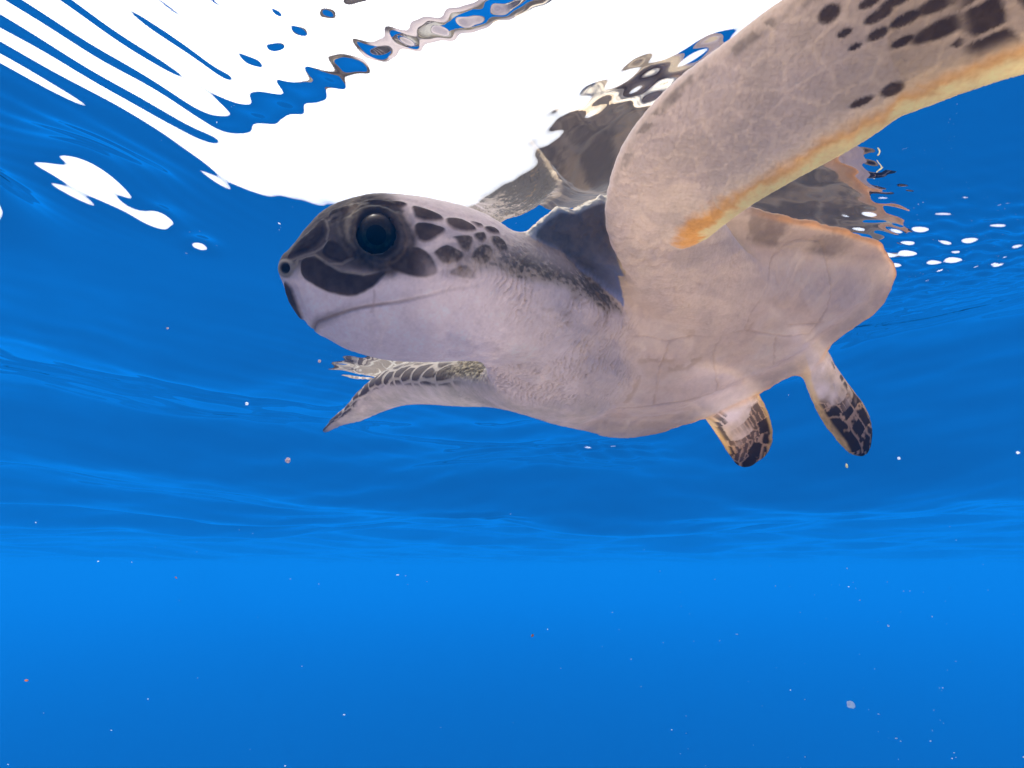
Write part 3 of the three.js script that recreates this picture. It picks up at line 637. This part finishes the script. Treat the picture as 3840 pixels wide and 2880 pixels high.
{
  const pos = skin.pos, nv = pos.length / 3, n0 = normalsOf(pos, skin.idx), col = new Float32Array(nv * 3), out = new Float32Array(nv * 3), glow = new Float32Array(nv), top = new Uint8Array(nv);
  for (let i = 0; i < nv; i++) {
    const k = i * 3, p = [pos[k], pos[k + 1], pos[k + 2]], nr = [n0[k], n0[k + 1], n0[k + 2]];
    const eye = Math.min(...SOCKETS.map((e) => Math.hypot(p[0] - e[0], p[1] - e[1], p[2] - e[2])));
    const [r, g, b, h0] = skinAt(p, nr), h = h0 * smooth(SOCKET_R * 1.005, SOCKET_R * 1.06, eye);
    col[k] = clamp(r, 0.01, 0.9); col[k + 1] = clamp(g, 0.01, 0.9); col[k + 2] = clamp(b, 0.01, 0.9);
    for (let j = 0; j < 3; j++) out[k + j] = (p[j] + nr[j] * h) * MM;
    // how thin the limb is here: light shines through the hind edges
    let thin = 0;
    if (nearFlipper.dist(p) < 1.5) { nearFlipper.dist(p, true); const { t, q } = nearFlipper.hit; thin = Math.max(smooth(-0.35, -0.80, q) * smooth(2.7, 3.5, t), 0.36 * smooth(2, 3, t)) + 0.2 * smooth(7, 9, t); }
    else if (hindRight.dist(p) < 1.2) { hindRight.dist(p, true); thin = 0.75 * smooth(0.45, 0.9, Math.abs(hindRight.hit.q)) + 0.3; }
    else if (hindLeft.dist(p) < 1.2) { hindLeft.dist(p, true); thin = 0.5 * smooth(0.6, 0.9, Math.abs(hindLeft.hit.q)) + 0.15; }
    else if (shellDist(p) < 1) { const a = dot(p, FORE), bb = dot(p, LEFT); thin = smooth(7, 2, -polyDist(SHELL, a, bb)) * smooth(20, -30, a); }
    if (thin === 0 && shellDist(p) < 3) { const a = dot(p, FORE), bb = dot(p, LEFT); thin = -1.2 * smooth(46, 24, -polyDist(SHELL, a, bb)) * smooth(48, 66, a) * smooth(6, 22, bb); }
    glow[i] = clamp(thin, -1, 1);
    const up = dot(p, UP);
    top[i] = up > 3.2 && dot(nr, UP) > 0 && shellDist(p) < 0.6 && neckDist(p) > 4 && nearFlipper.dist(p) > 5 && farFlipper.dist(p) > 5 ? 1 : 0;
    if (up < 0 && dot(nr, DOWN) > 0.2 && shellDist(p) < 0.8 && neckDist(p) > 4 && nearFlipper.dist(p) > 5 && farFlipper.dist(p) > 5 && hindLeft.dist(p) > 3 && hindRight.dist(p) > 3 && polyDist(SHELL, dot(p, FORE), dot(p, LEFT)) < -16 && thin > -0.3) top[i] = 2;
  }
  // faces: upper shell apart from the skin; the skin in steps of translucence, set high to brighten the belly
  const lists = [[], [], [], [], [], [], []], shell = [], plates = [];
  for (let i = 0; i < skin.idx.length; i += 3) {
    const a = skin.idx[i], b = skin.idx[i + 1], c = skin.idx[i + 2];
    if (top[a] === 1 && top[b] === 1 && top[c] === 1) shell.push(a, b, c);
    else if (top[a] === 2 && top[b] === 2 && top[c] === 2) plates.push(a, b, c);
    else lists[glow[a] + glow[b] + glow[c] < -1.2 ? 6 : clamp(Math.round((glow[a] + glow[b] + glow[c]) / 3 * 5), 0, 5)].push(a, b, c);
  }
  const nor = normalsOf(out, skin.idx);
  const geo = (lists_) => {
    const used = new Int32Array(nv).fill(-1), order = [], idx = [];
    for (const l of lists_) for (const v of l) { if (used[v] < 0) { used[v] = order.length; order.push(v); } idx.push(used[v]); }
    const take = (src) => { const a = new Float32Array(order.length * 3); order.forEach((v, i) => { a[i * 3] = src[v * 3]; a[i * 3 + 1] = src[v * 3 + 1]; a[i * 3 + 2] = src[v * 3 + 2]; }); return new THREE.BufferAttribute(a, 3); };
    const g = new THREE.BufferGeometry();
    g.setAttribute('position', take(out)); g.setAttribute('normal', take(nor)); g.setAttribute('color', take(col));
    g.setIndex(new THREE.BufferAttribute(new Uint32Array(idx), 1));
    let at = 0;
    if (lists_.length > 1) lists_.forEach((l, i) => { g.addGroup(at, l.length, i); at += l.length; });
    return g;
  };
  const mats = [0.74, 0.76, 0.79, 0.83, 0.88, 0.93, 0.15].map((thr, i) => new THREE.MeshPhysicalMaterial({ name: 'turtle_skin_' + ['thick', 'firm', 'medium', 'soft', 'thin', 'edge', 'horn'][i], vertexColors: true, roughness: 0.9, specularIntensity: 0.15, ...(thr ? { transmission: thr, thickness: 0 } : {}) }));  // high transmission even where thick: added inner glow that brightens the belly
  const body = new THREE.Mesh(geo(lists), mats);
  body.name = 'body';
  const carapace = new THREE.Mesh(geo([shell]), new THREE.MeshPhysicalMaterial({ name: 'carapace', vertexColors: true, roughness: 0.85, specularIntensity: 0.2, transmission: 0.95, thickness: 0 }));  // translucence added so sun through the shell fills the belly with light
  carapace.name = 'carapace';
  const plastron = new THREE.Mesh(geo([plates]), mats[0]);
  plastron.name = 'plastron';
  for (const m of [body, carapace, plastron]) { m.castShadow = m.receiveShadow = true; turtle.add(m); }
  // eyes: dark wet ball with a brown iris and a black pupil
  EYES.forEach((e, n) => {
    const side = n ? -1 : 1, ax = unit([0, 1, 2].map((k) => HEAD_L[k] * side - 0.10 * HEAD_S[k] - 0.05 * HEAD_T[k]));
    const g = new THREE.SphereGeometry(EYE_R * MM, 64, 48), pa = g.attributes.position, cc = new Float32Array(pa.count * 3);
    for (let i = 0; i < pa.count; i++) {
      const v = unit([pa.getX(i), pa.getY(i), pa.getZ(i)]), ang = Math.acos(clamp(v[1], -1, 1)), f = fbm(v[0] * 6, v[1] * 6, v[2] * 6);
      const c = ang < 0.66 ? mixc([0.06, 0.032, 0.016], [0.12, 0.066, 0.034], clamp(0.4 + f * 1.5, 0, 1)) : [0.055, 0.035, 0.024];
      cc.set(c, i * 3);
    }
    g.setAttribute('color', new THREE.BufferAttribute(cc, 3));
    const wet = { roughness: 0.35, specularIntensity: 0.03 };
    const eye = new THREE.Mesh(g, new THREE.MeshPhysicalMaterial({ name: 'eye', vertexColors: true, ...wet }));
    eye.name = 'eye';
    eye.position.set(e[0] * MM, e[1] * MM, e[2] * MM);
    eye.quaternion.setFromUnitVectors(new THREE.Vector3(0, 1, 0), new THREE.Vector3(...ax));
    const pupil = new THREE.Mesh(new THREE.SphereGeometry(EYE_R * MM + 0.00012, 48, 16, 0, 2 * Math.PI, 0, 0.44), new THREE.MeshPhysicalMaterial({ name: 'pupil', color: new THREE.Color(0.022, 0.014, 0.010), ...wet }));
    pupil.name = 'pupil';
    eye.add(pupil);
    eye.castShadow = eye.receiveShadow = true;
    turtle.add(eye);
  });
}
const SPECKS = [
  ["white_speck", [-0.2031, -0.0846, -0.4027], 1.9, "round white speck drifting below the tip of the far front flipper"],
  ["pale_speck", [-0.1226, -0.1483, -0.2975], 2.2, "pale pinkish round speck drifting lowest below the far front flipper"],
  ["white_speck", [0.2039, -0.2819, -0.3744], 3.4, "brightest white speck, alone deep in the blue water far below the hind flippers"],
  ["brown_flake", [0.013, -0.2449, -0.383], 1.2, "small orange brown flake drifting alone in the open blue below the shell"],
  ["yellow_fleck", [0.2746, -0.1242, -0.4477], 2.6, "ragged yellowish fleck just below the left hind flipper"],
  ["white_speck", [0.3246, -0.1166, -0.4557], 1.8, "small white glint beside the ragged yellow fleck under the hind flipper"],
  ["white_speck", [0.4244, -0.1121, -0.4542], 1.9, "small white glint at the right edge of the photo, level with the hind flipper tips"],
  ["pale_speck", [-0.2638, -0.0299, -0.3841], 1.2, "tiny pale speck in front of the dark surface, before the beak"],
  ["pale_speck", [-0.1194, -0.0825, -0.3175], 1.6, "faint translucent speck touching the reflection by the beak"],
  ["brown_flake", [-0.2922, -0.2682, -0.3698], 1.1, "thin reddish flake at the left edge of the photo, deep in the water"],
  ["brown_flake", [-0.2206, -0.21, -0.3818], 0.9, "tiny reddish flake just under the line where the surface meets the deep"],
  ["white_speck", [0.2539, -0.241, -0.4028], 0.9, "tiny white speck above the brightest speck in the deep"],
];
{
  const COLOURS = { white_speck: [0.96, 0.96, 0.95], pale_speck: [0.75, 0.62, 0.60], brown_flake: [0.75, 0.38, 0.18], yellow_fleck: [0.9, 0.82, 0.55] };
  const grain = (r, k, flat) => {                              // a ragged crumb
    const g = new THREE.IcosahedronGeometry(1, 3), p = g.attributes.position;
    for (let i = 0; i < p.count; i++) {
      const x = p.getX(i), y = p.getY(i), z = p.getZ(i), s = r * (1 + 0.45 * fbm(x * 1.6 + k * 9, y * 1.6, z * 1.6));
      p.setXYZ(i, x * s * (flat ? 1.5 : 1), y * s * (flat ? 0.6 : 1), z * s);
    }
    g.computeVertexNormals();
    return g;
  };
  const mats = {};
  for (const [n, c] of Object.entries(COLOURS)) mats[n] = new THREE.MeshPhysicalMaterial({ name: n, color: new THREE.Color(...c), roughness: 1, transmission: 0.9, thickness: 0, specularIntensity: 0.1 });
  const taken = {};
  SPECKS.forEach(([name, at, r, label], i) => {
    const m = new THREE.Mesh(grain(r / 1000 * 0.62, i, /flake|fleck/.test(name)), mats[name]), c = taken[name] = (taken[name] ?? -1) + 1;
    m.name = c ? name + '_' + String(c).padStart(3, '0') : name;
    m.position.set(...at);
    m.rotation.set(i * 1.3, i * 0.7, i * 2.1);
    m.userData = { label, category: /flake|fleck/.test(name) ? 'flake' : 'speck', group: 'specks drifting in the water' };
    m.castShadow = m.receiveShadow = true;
    scene.add(m);
  });
  // the dust that nobody could count: crumbs and short fibres, thickest under the hind flippers
  const N = 170, dust = new THREE.InstancedMesh(new THREE.IcosahedronGeometry(1, 1), mats.white_speck, N), M = new THREE.Matrix4(), q = new THREE.Quaternion(), e = new THREE.Euler();
  for (let i = 0; i < N; i++) {
    const d = 0.25 + 1.1 * rnd() * rnd(), thick = rnd() < 0.45, x = d * (thick ? 0.25 + 0.6 * rnd() : -0.9 + 1.8 * rnd()), y = -WATER_DEPTH - d * (thick ? 0.0 + 0.35 * rnd() : -0.10 + 0.62 * rnd());
    const s = (0.00010 + 0.00028 * rnd() ** 3) * (0.6 + d), long = rnd() < 0.5 ? 1 + 3 * rnd() : 1;
    q.setFromEuler(e.set(0.3 * rnd(), rnd() * 0.6, -0.4 + 0.5 * rnd()));
    M.compose(new THREE.Vector3(x, Math.min(y, -0.03), -d), q, new THREE.Vector3(s * long, s, s));
    dust.setMatrixAt(i, M);
  }
  dust.name = 'suspended_dust';
  dust.userData = { kind: 'stuff', label: 'fine pale dust and fibres drifting through the blue water', category: 'dust' };
  scene.add(dust);
}
renderer.render(scene, camera);
